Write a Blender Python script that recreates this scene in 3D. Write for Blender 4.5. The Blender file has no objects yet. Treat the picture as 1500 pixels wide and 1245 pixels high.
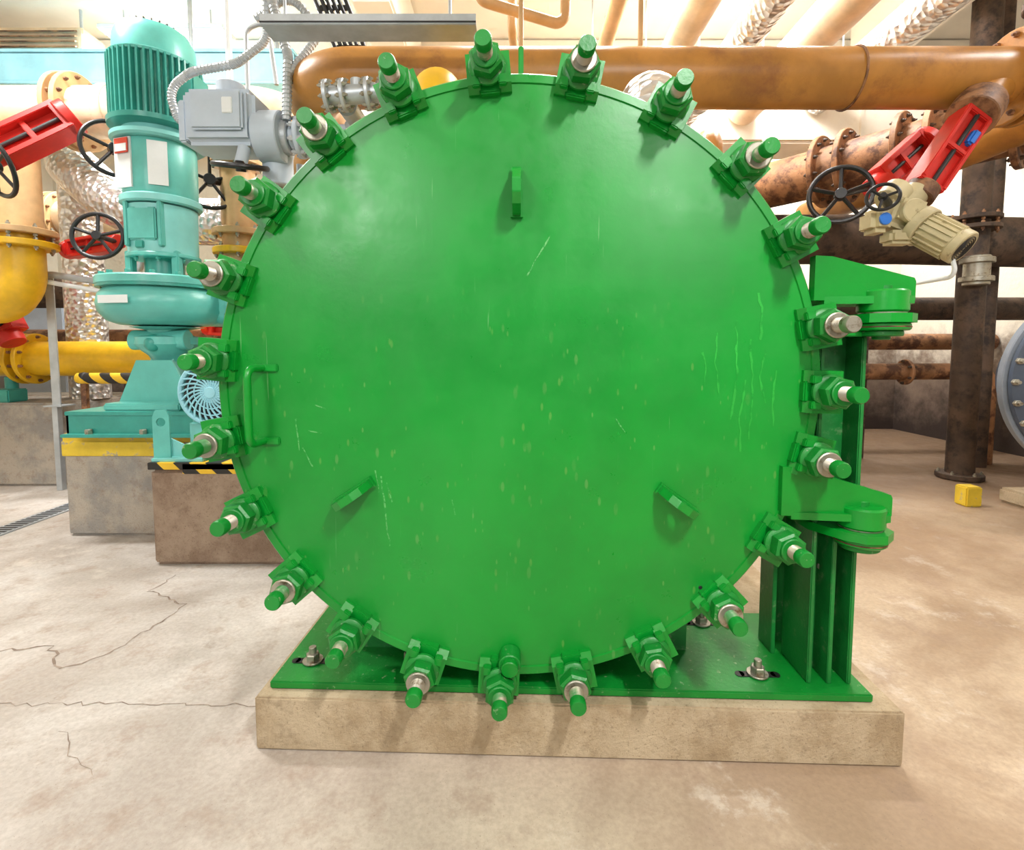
import bpy, bmesh, math, random
from mathutils import Vector, Matrix
random.seed(4)
V=Vector
sc=bpy.context.scene
try:
    sc.view_settings.view_transform='Standard'
    sc.view_settings.look='None'
except Exception: pass

# ---------------------------------------------------------------- materials
def srgb(r,g,b):
    f=lambda c:(c/255/12.92) if c/255<=.04045 else ((c/255+.055)/1.055)**2.4
    return (f(r),f(g),f(b),1)
def newmat(name):
    m=bpy.data.materials.new(name); m.use_nodes=True
    nt=m.node_tree; nt.nodes.clear()
    out=nt.nodes.new('ShaderNodeOutputMaterial'); bs=nt.nodes.new('ShaderNodeBsdfPrincipled')
    nt.links.new(bs.outputs[0],out.inputs[0])
    tc=nt.nodes.new('ShaderNodeTexCoord')
    return m,nt,bs,tc.outputs['Object']
def noise(nt,vec,scale,detail=5,rough=.6,dist=0):
    n=nt.nodes.new('ShaderNodeTexNoise'); n.inputs['Scale'].default_value=scale
    n.inputs['Detail'].default_value=detail; n.inputs['Roughness'].default_value=rough
    n.inputs['Distortion'].default_value=dist
    nt.links.new(vec,n.inputs['Vector']); return n.outputs['Fac']
def ramp(nt,fac,a,b,c0=0,c1=1):
    m=nt.nodes.new('ShaderNodeMapRange'); m.interpolation_type='SMOOTHSTEP'
    m.inputs['From Min'].default_value=a; m.inputs['From Max'].default_value=b
    m.inputs['To Min'].default_value=c0; m.inputs['To Max'].default_value=c1
    nt.links.new(fac,m.inputs['Value']); return m.outputs['Result']
def mathn(nt,op,a,b):
    m=nt.nodes.new('ShaderNodeMath'); m.operation=op
    for i,x in enumerate((a,b)):
        if isinstance(x,(int,float)): m.inputs[i].default_value=x
        else: nt.links.new(x,m.inputs[i])
    return m.outputs[0]
def mix(nt,fac,a,b):
    m=nt.nodes.new('ShaderNodeMix'); m.data_type='RGBA'
    if isinstance(fac,(int,float)): m.inputs[0].default_value=fac
    else: nt.links.new(fac,m.inputs[0])
    for i,x in ((6,a),(7,b)):
        if isinstance(x,tuple): m.inputs[i].default_value=x
        else: nt.links.new(x,m.inputs[i])
    return m.outputs[2]
def mapping(nt,vec,scale=(1,1,1),rot=(0,0,0),loc=(0,0,0)):
    m=nt.nodes.new('ShaderNodeMapping'); m.inputs['Scale'].default_value=scale
    m.inputs['Rotation'].default_value=rot; m.inputs['Location'].default_value=loc
    nt.links.new(vec,m.inputs['Vector']); return m.outputs[0]
def bump(nt,bs,h,strength=.2,dist=.01):
    b=nt.nodes.new('ShaderNodeBump'); b.inputs['Strength'].default_value=strength
    b.inputs['Distance'].default_value=dist
    nt.links.new(h,b.inputs['Height']); nt.links.new(b.outputs[0],bs.inputs['Normal'])
def sc_col(c,k): return (min(1,c[0]*k),min(1,c[1]*k),min(1,c[2]*k),1)
def paint(name,col,rough=.4,metal=0,var=.15,scale=5,bmp=.08,dirt=None,dlo=.58,dhi=.7,dscale=9,bscale=60):
    m,nt,bs,v=newmat(name)
    c=srgb(*col)
    n=noise(nt,v,scale)
    o=mix(nt,ramp(nt,n,.3,.7),sc_col(c,1-var),sc_col(c,1+var))
    if dirt:
        n2=noise(nt,v,dscale,8,.7)
        o=mix(nt,ramp(nt,n2,dlo,dhi),o,srgb(*dirt))
    nt.links.new(o,bs.inputs['Base Color'])
    bs.inputs['Roughness'].default_value=rough; bs.inputs['Metallic'].default_value=metal
    if bmp: bump(nt,bs,noise(nt,v,bscale,4),bmp,.006)
    return m

GREEN=(2,132,38)
M={}
M['green']=paint('green_enamel',GREEN,.3,var=.12,scale=3,bmp=.12,bscale=35)
M['green_speck']=paint('green_enamel_chipped',(6,120,38),.4,var=.15,bmp=.2,dirt=(120,152,108),dlo=.61,dhi=.67,dscale=50)
M['green_dusty']=paint('green_enamel_dusty',(14,112,44),.45,var=.2,bmp=.2,dirt=(130,150,115),dlo=.55,dhi=.8,dscale=18)
# door
m,nt,bs,v=newmat('door_enamel'); c=srgb(*GREEN)
n=noise(nt,v,2.2,4)
o=mix(nt,ramp(nt,n,.3,.7),sc_col(c,.88),sc_col(c,1.12))
sep=nt.nodes.new('ShaderNodeSeparateXYZ'); nt.links.new(v,sep.inputs[0])
low=ramp(nt,sep.outputs['Z'],.05,.38,.9,0)
for scl,rt,amt,colr in ((26,.6,.5,(96,150,66)),(17,-.5,.4,(80,140,66)),(40,.9,.45,(104,158,80)),(21,1.1,.45,(96,148,78))):
    vr=nt.nodes.new('ShaderNodeTexVoronoi'); vr.inputs['Scale'].default_value=scl
    nt.links.new(mapping(nt,v,(1,1,.35),(0,rt,0),(scl,0,0)),vr.inputs['Vector'])
    spk=ramp(nt,vr.outputs['Distance'],.08,.14,1,0)
    msk=ramp(nt,noise(nt,mapping(nt,v,loc=(scl,0,3)),4,5),.45,.56)
    o=mix(nt,mathn(nt,'MULTIPLY',mathn(nt,'MULTIPLY',mathn(nt,'MULTIPLY',spk,msk),low),amt),o,srgb(*colr))
# thin scratches
for rt,lx in ((.12,0),(-1.0,4.3),(.5,8.1)):
    s=noise(nt,mapping(nt,v,(70,1,2.5),(0,rt,0),(lx,0,0)),1,2)
    sm=mathn(nt,'MULTIPLY',ramp(nt,s,.70,.73),ramp(nt,noise(nt,mapping(nt,v,loc=(lx,0,0)),3.1),.52,.62))
    o=mix(nt,mathn(nt,'MULTIPLY',sm,.3),o,srgb(130,180,125))
# dull dusty veil
o=mix(nt,ramp(nt,noise(nt,v,1.7,6,.65),.45,.75,0,.12),o,srgb(64,140,70))
nt.links.new(o,bs.inputs['Base Color']); 
nt.links.new(ramp(nt,noise(nt,v,8),.3,.7,.27,.38),bs.inputs['Roughness'])
bump(nt,bs,noise(nt,v,45,3),.06,.004)
M['door']=m
M['scuff']=paint('scuffed_enamel',(84,164,88),.5,dirt=(20,138,48),dlo=.45,dhi=.55,dscale=60)
M['drip']=paint('dried_paint_runs',(34,154,52),.32,dirt=(6,134,40),dlo=.48,dhi=.6,dscale=20)
# worn thread
m,nt,bs,v=newmat('worn_thread_steel')
f=ramp(nt,noise(nt,v,9),.45,.6)
nt.links.new(mix(nt,f,srgb(160,154,134),srgb(46,124,56)),bs.inputs['Base Color'])
nt.links.new(mathn(nt,'MULTIPLY',mathn(nt,'SUBTRACT',1,f),.7),bs.inputs['Metallic'])
bs.inputs['Roughness'].default_value=.42; M['thread']=m
M['steel']=paint('bare_steel',(166,162,148),.42,.8,dirt=(110,90,62),dlo=.52,dhi=.7,dscale=30)
M['galv']=paint('galvanised_steel',(180,186,190),.4,.45)
M['black']=paint('black_iron',(24,24,26),.35)
M['dark']=paint('dark_metal',(52,52,52),.5,.3)
M['brown']=paint('ochre_pipe_paint',(180,126,58),.36,var=.2,scale=3,dirt=(140,90,50),dlo=.5,dhi=.78,dscale=4)
M['rust']=paint('rusted_ochre_paint',(152,108,72),.6,var=.3,dirt=(84,52,34),dlo=.45,dhi=.6,dscale=6,bmp=.4)
M['rustdk']=paint('dark_rust',(82,64,50),.7,var=.35,dirt=(46,36,30),dlo=.45,dhi=.65,bmp=.4)
M['cream']=paint('cream_pipe_paint',(232,212,180),.45,dirt=(188,148,106),dlo=.6,dhi=.8,dscale=6)
M['beige']=paint('beige_pipe_paint',(204,166,118),.45,dirt=(150,106,70),dlo=.6,dhi=.75)
M['yellow']=paint('yellow_pipe_paint',(224,176,26),.4,dirt=(160,120,34),dlo=.62,dhi=.8)
M['red']=paint('red_valve_paint',(200,38,30),.4,dirt=(120,40,32),dlo=.62,dhi=.75)
M['teal']=paint('turquoise_enamel',(96,182,172),.32,var=.1)
M['teal_d']=paint('turquoise_motor_enamel',(58,152,140),.32,var=.12)
M['teal_l']=paint('pale_turquoise_enamel',(126,200,196),.38,var=.08)
M['blue_l']=paint('pale_blue_beam_paint',(146,204,220),.5)
M['grey']=paint('actuator_grey_enamel',(180,192,204),.4,var=.06)
M['white']=paint('white_plastic',(222,226,226),.4,var=.04)
M['label']=paint('label_print',(212,70,50),.5)
M['tan']=paint('beige_actuator_paint',(190,178,140),.45,dirt=(120,100,70),dlo=.58,dhi=.7,dscale=14)
M['bluegrey']=paint('slate_blue_enamel',(66,76,92),.45)
M['flg']=paint('grey_flange_enamel',(120,128,138),.45,dirt=(150,140,125),dlo=.6,dhi=.75)
M['blue']=paint('blue_paint_daub',(40,110,200),.5)
M['wallc']=paint('cream_plaster',(242,236,222),.8,var=.06,scale=1.5,dirt=(210,194,168),dlo=.58,dhi=.85,dscale=2,bmp=.1)
M['ceil']=paint('ceiling_plaster',(248,243,232),.8,var=.05,scale=1.2,dirt=(226,210,184),dlo=.6,dhi=.85,dscale=1.4,bmp=.1)
# foil
m,nt,bs,v=newmat('crinkled_foil'); bs.inputs['Base Color'].default_value=srgb(214,213,212); bs.inputs['Metallic'].default_value=.8
bs.inputs['Roughness'].default_value=.28
vr=nt.nodes.new('ShaderNodeTexVoronoi'); vr.inputs['Scale'].default_value=20
nt.links.new(v,vr.inputs['Vector']); bump(nt,bs,vr.outputs['Distance'],.8,.03); M['foil']=m
# wall plaster, darker towards the bottom with a noisy edge
m,nt,bs,v=newmat('graded_plaster')
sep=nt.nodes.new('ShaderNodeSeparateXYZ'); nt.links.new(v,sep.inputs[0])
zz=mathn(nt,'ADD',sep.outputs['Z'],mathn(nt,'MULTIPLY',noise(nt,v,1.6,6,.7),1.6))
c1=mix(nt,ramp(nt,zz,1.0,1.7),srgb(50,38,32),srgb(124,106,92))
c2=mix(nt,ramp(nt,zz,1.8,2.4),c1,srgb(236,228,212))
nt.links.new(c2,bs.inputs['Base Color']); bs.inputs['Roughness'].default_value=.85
bump(nt,bs,noise(nt,v,12),.4,.02); M['wallgrad']=m
# floor
m,nt,bs,v=newmat('worn_concrete_floor')
sep=nt.nodes.new('ShaderNodeSeparateXYZ'); nt.links.new(v,sep.inputs[0])
n1=noise(nt,v,1.1,8,.62,.4); n2=noise(nt,v,5,8,.7); n3=noise(nt,v,60,4)
a=mix(nt,ramp(nt,n1,.38,.62),srgb(158,134,108),srgb(192,172,146))
gx=ramp(nt,mathn(nt,'ADD',sep.outputs['X'],mathn(nt,'MULTIPLY',n1,1.4)),-.9,1.9)
b=mix(nt,ramp(nt,n1,.38,.62),srgb(172,163,154),srgb(204,199,193))
o=mix(nt,gx,b,a)
o=mix(nt,ramp(nt,n2,.50,.68,0,.5),o,srgb(152,130,112))
o=mix(nt,ramp(nt,n3,.3,.7,0,.22),o,srgb(104,86,72))
o=mix(nt,ramp(nt,noise(nt,v,2.3,8,.75),.56,.66,0,.35),o,srgb(220,212,200))
o=mix(nt,ramp(nt,noise(nt,mapping(nt,v,loc=(7,3,0)),3.0,9,.78),.58,.70,0,.45),o,srgb(134,112,94))
o=mix(nt,ramp(nt,noise(nt,mapping(nt,v,(1,3,1),loc=(2,9,0)),6,9,.8),.62,.70,0,.35),o,srgb(116,96,80))
o=mix(nt,ramp(nt,noise(nt,v,150,2),.66,.72,0,.4),o,srgb(90,76,64))
wy=mathn(nt,'ADD',sep.outputs['Y'],mathn(nt,'MULTIPLY',n1,1.6))
wet=mathn(nt,'MULTIPLY',ramp(nt,wy,4.7,5.6),ramp(nt,sep.outputs['X'],.8,1.6))
o=mix(nt,mathn(nt,'MULTIPLY',wet,.8),o,srgb(72,58,48))
dry=mathn(nt,'MULTIPLY',ramp(nt,wy,2.8,4.4),ramp(nt,sep.outputs['X'],1.2,2.2))
o=mix(nt,mathn(nt,'MULTIPLY',dry,.35),o,srgb(144,112,82))
nt.links.new(o,bs.inputs['Base Color'])
nt.links.new(ramp(nt,n2,.3,.7,.45,.75),bs.inputs['Roughness'])
bump(nt,bs,n2,.3,.012); M['floor']=m
M['crack']=paint('crack_dirt',(126,110,98),.9,dirt=(160,146,132),dlo=.45,dhi=.6,dscale=12)
# concretes
def concrete(name,c1_,c2_,d):
    m,nt,bs,v=newmat(name)
    n1=noise(nt,v,4,9,.7); n2=noise(nt,v,14,8,.75)
    o=mix(nt,ramp(nt,n1,.38,.62),srgb(*c1_),srgb(*c2_))
    o=mix(nt,ramp(nt,n2,.5,.7,0,.45),o,srgb(*d))
    o=mix(nt,ramp(nt,noise(nt,v,120,3),.60,.68,0,.5),o,srgb(*d))
    nt.links.new(o,bs.inputs['Base Color']); bs.inputs['Roughness'].default_value=.9
    bump(nt,bs,noise(nt,v,24,9,.75),.7,.02); return m
M['conc']=concrete('plinth_concrete',(170,148,116),(196,177,147),(128,108,84))
M['conc_g']=concrete('grey_plinth_concrete',(150,146,140),(180,170,156),(128,98,74))
M['conc_b']=concrete('brown_plinth_concrete',(138,114,96),(170,148,128),(100,76,58))
M['yel_p']=paint('worn_yellow_marking',(218,186,50),.6,dirt=(170,158,130),dlo=.55,dhi=.62,dscale=10)
def emis(name,col,s):
    m,nt,bs,v=newmat(name); bs.inputs['Base Color'].default_value=col
    bs.inputs['Emission Color'].default_value=col; bs.inputs['Emission Strength'].default_value=s
    try: m.cycles.emission_sampling='NONE'
    except Exception: pass
    return m
M['tube']=emis('fluorescent_tube',(1,.97,.92,1),8)
m,nt,bs,v=newmat('hazard_stripes'); w=nt.nodes.new('ShaderNodeTexWave'); w.inputs['Scale'].default_value=2.6
w.bands_direction='DIAGONAL'
nt.links.new(mapping(nt,v,(1.3,0,1.3)),w.inputs['Vector'])
nt.links.new(mix(nt,ramp(nt,w.outputs['Fac'],.48,.52),srgb(30,28,26),srgb(228,184,40)),bs.inputs['Base Color'])
bs.inputs['Roughness'].default_value=.5; M['hazard']=m

# ---------------------------------------------------------------- mesh builder
def basis(d,ref=None):
    z=V(d).normalized()
    r=V(ref) if ref else (V((0,0,1)) if abs(z.z)<.9 else V((0,1,0)))
    x=r.cross(z).normalized(); y=z.cross(x)
    return x,y,z
def MX(o,x,y,z):
    return Matrix(((x[0],y[0],z[0],o[0]),(x[1],y[1],z[1],o[1]),(x[2],y[2],z[2],o[2]),(0,0,0,1)))
def fillet(pts,R,n=8):
    pts=[V(p) for p in pts]; out=[pts[0]]
    for i in range(1,len(pts)-1):
        a,b,c=pts[i-1],pts[i],pts[i+1]
        d1=(a-b); d2=(c-b); l1,l2=d1.length,d2.length; d1.normalize(); d2.normalize()
        ang=d1.angle(d2)
        if ang>3.1: out.append(b); continue
        t=min(R/math.tan(ang/2),l1*.49,l2*.49)
        p1=b+d1*t; p2=b+d2*t
        rr=t*math.tan(ang/2)
        cen=b+(d1+d2).normalized()*(rr/math.sin(ang/2))
        v1=p1-cen; v2=p2-cen; tot=v1.angle(v2); ax=v1.cross(v2).normalized()
        for k in range(n+1):
            out.append(cen+Matrix.Rotation(tot*k/n,3,ax)@v1)
    out.append(pts[-1]); return out
class B:
    def __init__(s,name,parent=None,loc=(0,0,0),rotz=0):
        s.name=name; s.bm=bmesh.new(); s.mats=[]; s.parent=parent; s.loc=loc; s.rotz=rotz; s.X=None
    def mi(s,k):
        if k not in s.mats: s.mats.append(k)
        return s.mats.index(k)
    def v(s,p):
        p=V(p)
        if s.X is not None: p=s.X@p
        return s.bm.verts.new(p)
    def face(s,vs,mi):
        try: f=s.bm.faces.new(vs); f.material_index=mi
        except ValueError: pass
    def lathe(s,prof,o,d,mat,seg=32,ref=None,loop=False,phase=0):
        mi=s.mi(mat); x,y,z=basis(d,ref); o=V(o); rings=[]
        for r,h in prof:
            if r<1e-6: rings.append([s.v(o+z*h)])
            else: rings.append([s.v(o+z*h+x*(r*math.cos(2*math.pi*(k+phase)/seg))+y*(r*math.sin(2*math.pi*(k+phase)/seg))) for k in range(seg)])
        prs=list(zip(rings[:-1],rings[1:]))
        if loop: prs.append((rings[-1],rings[0]))
        for A,C in prs:
            if len(A)==1 and len(C)==1: continue
            for k in range(seg):
                j=(k+1)%seg
                if len(A)==1: s.face([A[0],C[k],C[j]],mi)
                elif len(C)==1: s.face([A[k],A[j],C[0]],mi)
                else: s.face([A[k],A[j],C[j],C[k]],mi)
    def cyl(s,p0,p1,r,mat,seg=24,ch=None,r2=None):
        p0=V(p0);p1=V(p1);h=(p1-p0).length
        r2=r if r2 is None else r2
        c=min(r*.08,h*.2,.006) if ch is None else ch
        if c>0: prof=[(0,0),(r-c,0),(r,c),(r2,h-c),(r2-c,h),(0,h)]
        else: prof=[(0,0),(r,0),(r2,h),(0,h)]
        s.lathe(prof,p0,p1-p0,mat,seg)
    def hexn(s,p0,p1,r,mat,ref=None):
        p0=V(p0);p1=V(p1);h=(p1-p0).length
        s.lathe([(0,0),(r,0),(r,h*.88),(r*.88,h),(0,h)],p0,p1-p0,mat,6,ref)
    def torus(s,c,axis,R,r,mat,seg=40,n=10):
        s.lathe([(R+r*math.cos(2*math.pi*k/n),r*math.sin(2*math.pi*k/n)) for k in range(n)],c,axis,mat,seg,loop=True)
    def sphere(s,c,r,mat,axis=(0,0,1),sq=1,seg=24,n=10):
        s.lathe([(r*math.sin(math.pi*k/n) if 0<k<n else 0,-r*sq*math.cos(math.pi*k/n)) for k in range(n+1)],c,axis,mat,seg)
    def tube(s,pts,r,mat,seg=12,R=None,n=8):
        mi=s.mi(mat)
        pts=fillet(pts,R,n) if R else [V(p) for p in pts]
        q=[pts[0]]
        for p in pts[1:]:
            if (p-q[-1]).length>1e-4: q.append(p)
        pts=q
        T=[]
        for i in range(len(pts)):
            a=pts[max(0,i-1)]; b=pts[min(len(pts)-1,i+1)]; T.append((b-a).normalized())
        x,y,z=basis(T[0]); rings=[]
        for i,p in enumerate(pts):
            if i>0:
                q=T[i-1].rotation_difference(T[i]); x=q@x; y=q@y
            rings.append([s.v(p+x*(r*math.cos(2*math.pi*k/seg))+y*(r*math.sin(2*math.pi*k/seg))) for k in range(seg)])
        for A,C in zip(rings[:-1],rings[1:]):
            for k in range(seg):
                j=(k+1)%seg; s.face([A[k],A[j],C[j],C[k]],mi)
        s.face(rings[0][::-1],mi); s.face(rings[-1],mi)
    def _merge(s,tmp,mat,Mx):
        mi=s.mi(mat)
        for f in tmp.faces: f.material_index=mi
        if s.X is not None: Mx=s.X@Mx
        bmesh.ops.transform(tmp,matrix=Mx,verts=tmp.verts)
        me=bpy.data.meshes.new('t'); tmp.to_mesh(me); tmp.free(); s.bm.from_mesh(me); bpy.data.meshes.remove(me)
    def box(s,c,size,mat,bev=.004,rot=None,seg=2):
        t=bmesh.new(); bmesh.ops.create_cube(t,size=1)
        for vv in t.verts: vv.co=V((vv.co.x*size[0],vv.co.y*size[1],vv.co.z*size[2]))
        if bev: bmesh.ops.bevel(t,geom=t.edges[:],offset=min(bev,min(size)*.4),segments=seg,affect='EDGES')
        Mx=Matrix.Translation(V(c))
        if rot is not None: Mx=Mx@rot.to_4x4()
        s._merge(t,mat,Mx)
    def prism(s,poly,th,mat,o,x,y,bev=.003):
        x=V(x).normalized(); y=V(y).normalized(); z=x.cross(y)
        t=bmesh.new(); a=[t.verts.new((p[0],p[1],-th/2)) for p in poly]; b=[t.verts.new((p[0],p[1],th/2)) for p in poly]
        n=len(poly); t.faces.new(a[::-1]); t.faces.new(b)
        for k in range(n): t.faces.new([a[k],a[(k+1)%n],b[(k+1)%n],b[k]])
        if bev:
            es=[e for e in t.edges if len(e.link_faces)==2 and e.calc_face_angle(0)>.5]
            bmesh.ops.bevel(t,geom=es,offset=min(bev,th*.3),segments=2,affect='EDGES')
        s._merge(t,mat,MX(V(o),x,y,z))
    def eyeplate(s,poly,hc,hr,th,mat,o,x,y,n=36):
        x=V(x).normalized(); y=V(y).normalized(); z=x.cross(y)
        out=[];inn=[]
        angs=sorted(set([2*math.pi*k/n for k in range(n)]+[math.atan2(p[1]-hc[1],p[0]-hc[0])%(2*math.pi) for p in poly]))
        for a in angs:
            dx,dy=math.cos(a),math.sin(a); best=None
            for i in range(len(poly)):
                p,q=poly[i],poly[(i+1)%len(poly)]
                ex,ey=q[0]-p[0],q[1]-p[1]; den=dx*ey-dy*ex
                if abs(den)<1e-12: continue
                tt=((p[0]-hc[0])*ey-(p[1]-hc[1])*ex)/den; u=((p[0]-hc[0])*dy-(p[1]-hc[1])*dx)/den
                if tt>0 and -1e-6<=u<=1+1e-6: best=tt if best is None else min(best,tt)
            out.append((hc[0]+dx*best,hc[1]+dy*best)); inn.append((hc[0]+dx*hr,hc[1]+dy*hr))
        mi=s.mi(mat); o=V(o); g=lambda p,h:s.v(o+x*p[0]+y*p[1]+z*h)
        A=[g(p,-th/2) for p in out];A2=[g(p,th/2) for p in out];C=[g(p,-th/2) for p in inn];C2=[g(p,th/2) for p in inn]
        m_=len(angs)
        for k in range(m_):
            j=(k+1)%m_
            s.face([A[k],A[j],A2[j],A2[k]],mi);s.face([C[k],C[j],C2[j],C2[k]],mi)
            s.face([A[k],A[j],C[j],C[k]],mi);s.face([A2[k],A2[j],C2[j],C2[k]],mi)
    def flange(s,c,d,R,th,n,mat,bm_='steel',br=.016):
        c=V(c); x,y,z=basis(d)
        s.cyl(c-z*th/2,c+z*th/2,R,mat,36)
        for k in range(n):
            a=2*math.pi*(k+.5)/n; p=c+(x*math.cos(a)+y*math.sin(a))*(R*.86)
            s.hexn(p-z*(th/2+br*1.2),p+z*(th/2+br*1.2),br,bm_)
            s.cyl(p-z*(th/2+br*2),p+z*(th/2+br*2),br*.5,bm_,8)
    def wheel(s,c,axis,R,mat='black',rim=.016,sp=5):
        c=V(c); x,y,z=basis(axis)
        s.torus(c,z,R,rim,mat); s.cyl(c-z*.03,c+z*.03,R*.2,mat)
        for k in range(sp):
            a=2*math.pi*k/sp+.3; d=x*math.cos(a)+y*math.sin(a)
            s.cyl(c+d*R*.15,c+d*R*.98,rim*.8,mat,8,0)
    def done(s):
        bm=s.bm; bmesh.ops.recalc_face_normals(bm,faces=bm.faces[:])
        for f in bm.faces: f.smooth=True
        for e in bm.edges:
            if len(e.link_faces)==2 and e.calc_face_angle(0)>.55: e.smooth=False
        me=bpy.data.meshes.new(s.name); bm.to_mesh(me); bm.free()
        for k in s.mats: me.materials.append(M[k])
        ob=bpy.data.objects.new(s.name,me); sc.collection.objects.link(ob)
        ob.location=s.loc; ob.rotation_euler=(0,0,s.rotz)
        if s.parent: ob.parent=s.parent
        return ob
def empty(name,loc=(0,0,0),rz=0):
    e=bpy.data.objects.new(name,None); sc.collection.objects.link(e); e.location=loc; e.rotation_euler=(0,0,rz); return e
up=(0,0,1)

# ---------------------------------------------------------------- room
XL,XR,YB,ZC=-7.0,6.0,8.0,4.8
YF=-7.0
def slab(name,c,size,mat):
    b=B(name); b.box(c,size,mat,0); return b.done()
YM=(YF+YB+.2)/2; YS=YB+.2-YF
slab('floor',((XL+XR)/2,YM,-.1),(XR-XL,YS,.2),'floor')
slab('ceiling',((XL+XR)/2,YM,ZC+.1),(XR-XL,YS,.2),'ceil')
slab('wall_left',(XL-.1,YM,ZC/2),(.2,YS,ZC),'wallc')
slab('wall_right',(XR+.1,YM,ZC/2),(.2,YS,ZC),'wallgrad')
slab('wall_back',((XL+XR)/2,YB+.1,ZC/2),(XR-XL,.2,ZC),'wallgrad')
for c,s_ in (((-.5,6.3,4.35),(12.9,.4,.88)),((-1.2,5.3,4.5),(.35,1.5,.58)),((3.9,4.4,4.55),(.35,3.0,.48))):
    b=B('ceiling_beam'); b.box(c,s_,'ceil',.02); b.done()
b=B('ventilation_duct'); b.box((2.6,5.7,3.6),(4.4,.5,.42),'wallc',.03)
for x in (.6,1.6,2.6,3.6,4.6): b.box((x,5.7,3.6),(.04,.54,.46),'wallc',.005)
for x in (1,4): b.cyl((x,5.7,3.8),(x,5.7,4.79),.015,'galv',8)
b.done()
# floor cracks
b=B('floor_crack'); mi=b.mi('crack')
def ribbon(b,mi,pts,w0,step=.03,jit=.012,plane='xy',off=.0012):
    pts=[V((p[0],p[1],0)) for p in pts]; q=[]
    for p0,p1 in zip(pts[:-1],pts[1:]):
        n=max(2,int((p1-p0).length/step))
        for k in range(n):
            q.append(p0.lerp(p1,k/n)+V((random.uniform(-jit,jit),random.uniform(-jit,jit),0)))
    q.append(pts[-1]); pv=None
    for i,p in enumerate(q):
        d=(q[min(i+1,len(q)-1)]-q[max(i-1,0)]).normalized(); nn=V((-d.y,d.x,0)); w=w0*random.uniform(.3,1.3)
        A=p+nn*w; C=p-nn*w
        if plane=='xy': a,c=b.v((A.x,A.y,off)),b.v((C.x,C.y,off))
        else: a,c=b.v((A.x,-off,A.y)),b.v((C.x,-off,C.y))
        if pv: b.face([pv[0],a,c,pv[1]],mi)
        pv=(a,c)
ribbon(b,mi,[(-1.88,2.80),(-1.90,2.6),(-1.63,2.46),(-1.63,2.30),(-1.69,2.03),(-1.80,1.95),(-1.97,2.1),(-2.3,2.05)],.0045)
ribbon(b,mi,[(-2.4,1.78),(-1.8,1.745),(-1.3,1.75),(-.85,1.735)],.0018)
ribbon(b,mi,[(-1.5,1.62),(-1.35,1.5),(-1.25,1.44)],.0014)
b.done()

# ---------------------------------------------------------------- vessel
CX,CY,CZ=.014,1.55,1.155; RZ=math.radians(-1); RP=math.radians(-1)
ves=empty('pressure_vessel',(CX,CY,CZ),RZ)   # local: x right, y back, z up
b=B('door',ves)
b.lathe([(0,0),(.884,0),(.886,.005),(.908,.005),(.915,-.004),(.915,-.045),(.91,-.05),(0,-.05)],(0,0,0),(0,-1,0),'door',160)
b.done()
b=B('scuff_marks',ves); mi=b.mi('scuff')
for p in ([(-.42,-.28),(-.405,-.40),(-.395,-.50)],[(-.40,-.30),(-.385,-.36)],[(-.435,-.26),(-.425,-.33)],[(-.68,-.10),(-.67,-.2)],
          [(-.64,-.14),(-.60,-.145)],[(-.66,-.19),(-.63,-.25)],[(-.62,-.06),(-.585,-.07)],[(.10,.45),(.03,.33)],[(-.2,-.35),(-.19,-.40)],[(.3,-.1),(.33,-.14)]):
    ribbon(b,mi,p,.0022,.02,.002,'xz',.0008)
mi=b.mi('drip')
for x0,z0,z1 in ((.60,.16,-.02),(.655,.20,-.10),(.70,.14,-.16),(.745,.10,-.05),(.78,.05,-.12),(.56,.10,.0),(.72,.28,.14),(.69,.02,-.2)):
    ribbon(b,mi,[(x0,z0),(x0+random.uniform(-.015,.015),(z0+z1)/2),(x0+random.uniform(-.01,.01),z1)],.0032,.02,.003,'xz',.0007)
b.done()
b=B('shell_flange',ves)
b.lathe([(.80,-.055),(.912,-.055),(.915,-.06),(.915,-.14),(.91,-.145),(.80,-.145)],(0,0,0),(0,-1,0),'green',120,loop=True)
b.lathe([(.0,-.14),(.83,-.14),(.83,-.95),(.75,-1.08),(.5,-1.2),(.0,-1.25)],(0,0,0),(0,-1,0),'green',96)
b.box((.012,.09,.965),(.016,.04,.13),'green',.003)
b.done()
angs=[95.1,78.6,61.4,44.5,28.4,11.3,-.9,-13.3,-30.8,-46.6,-62.6,-78.6,-93.4,-108.4,-124.2,-139,-154.5,-169.9,174.9,159.6,143.8,128,111.7]
RB=.915
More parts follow.
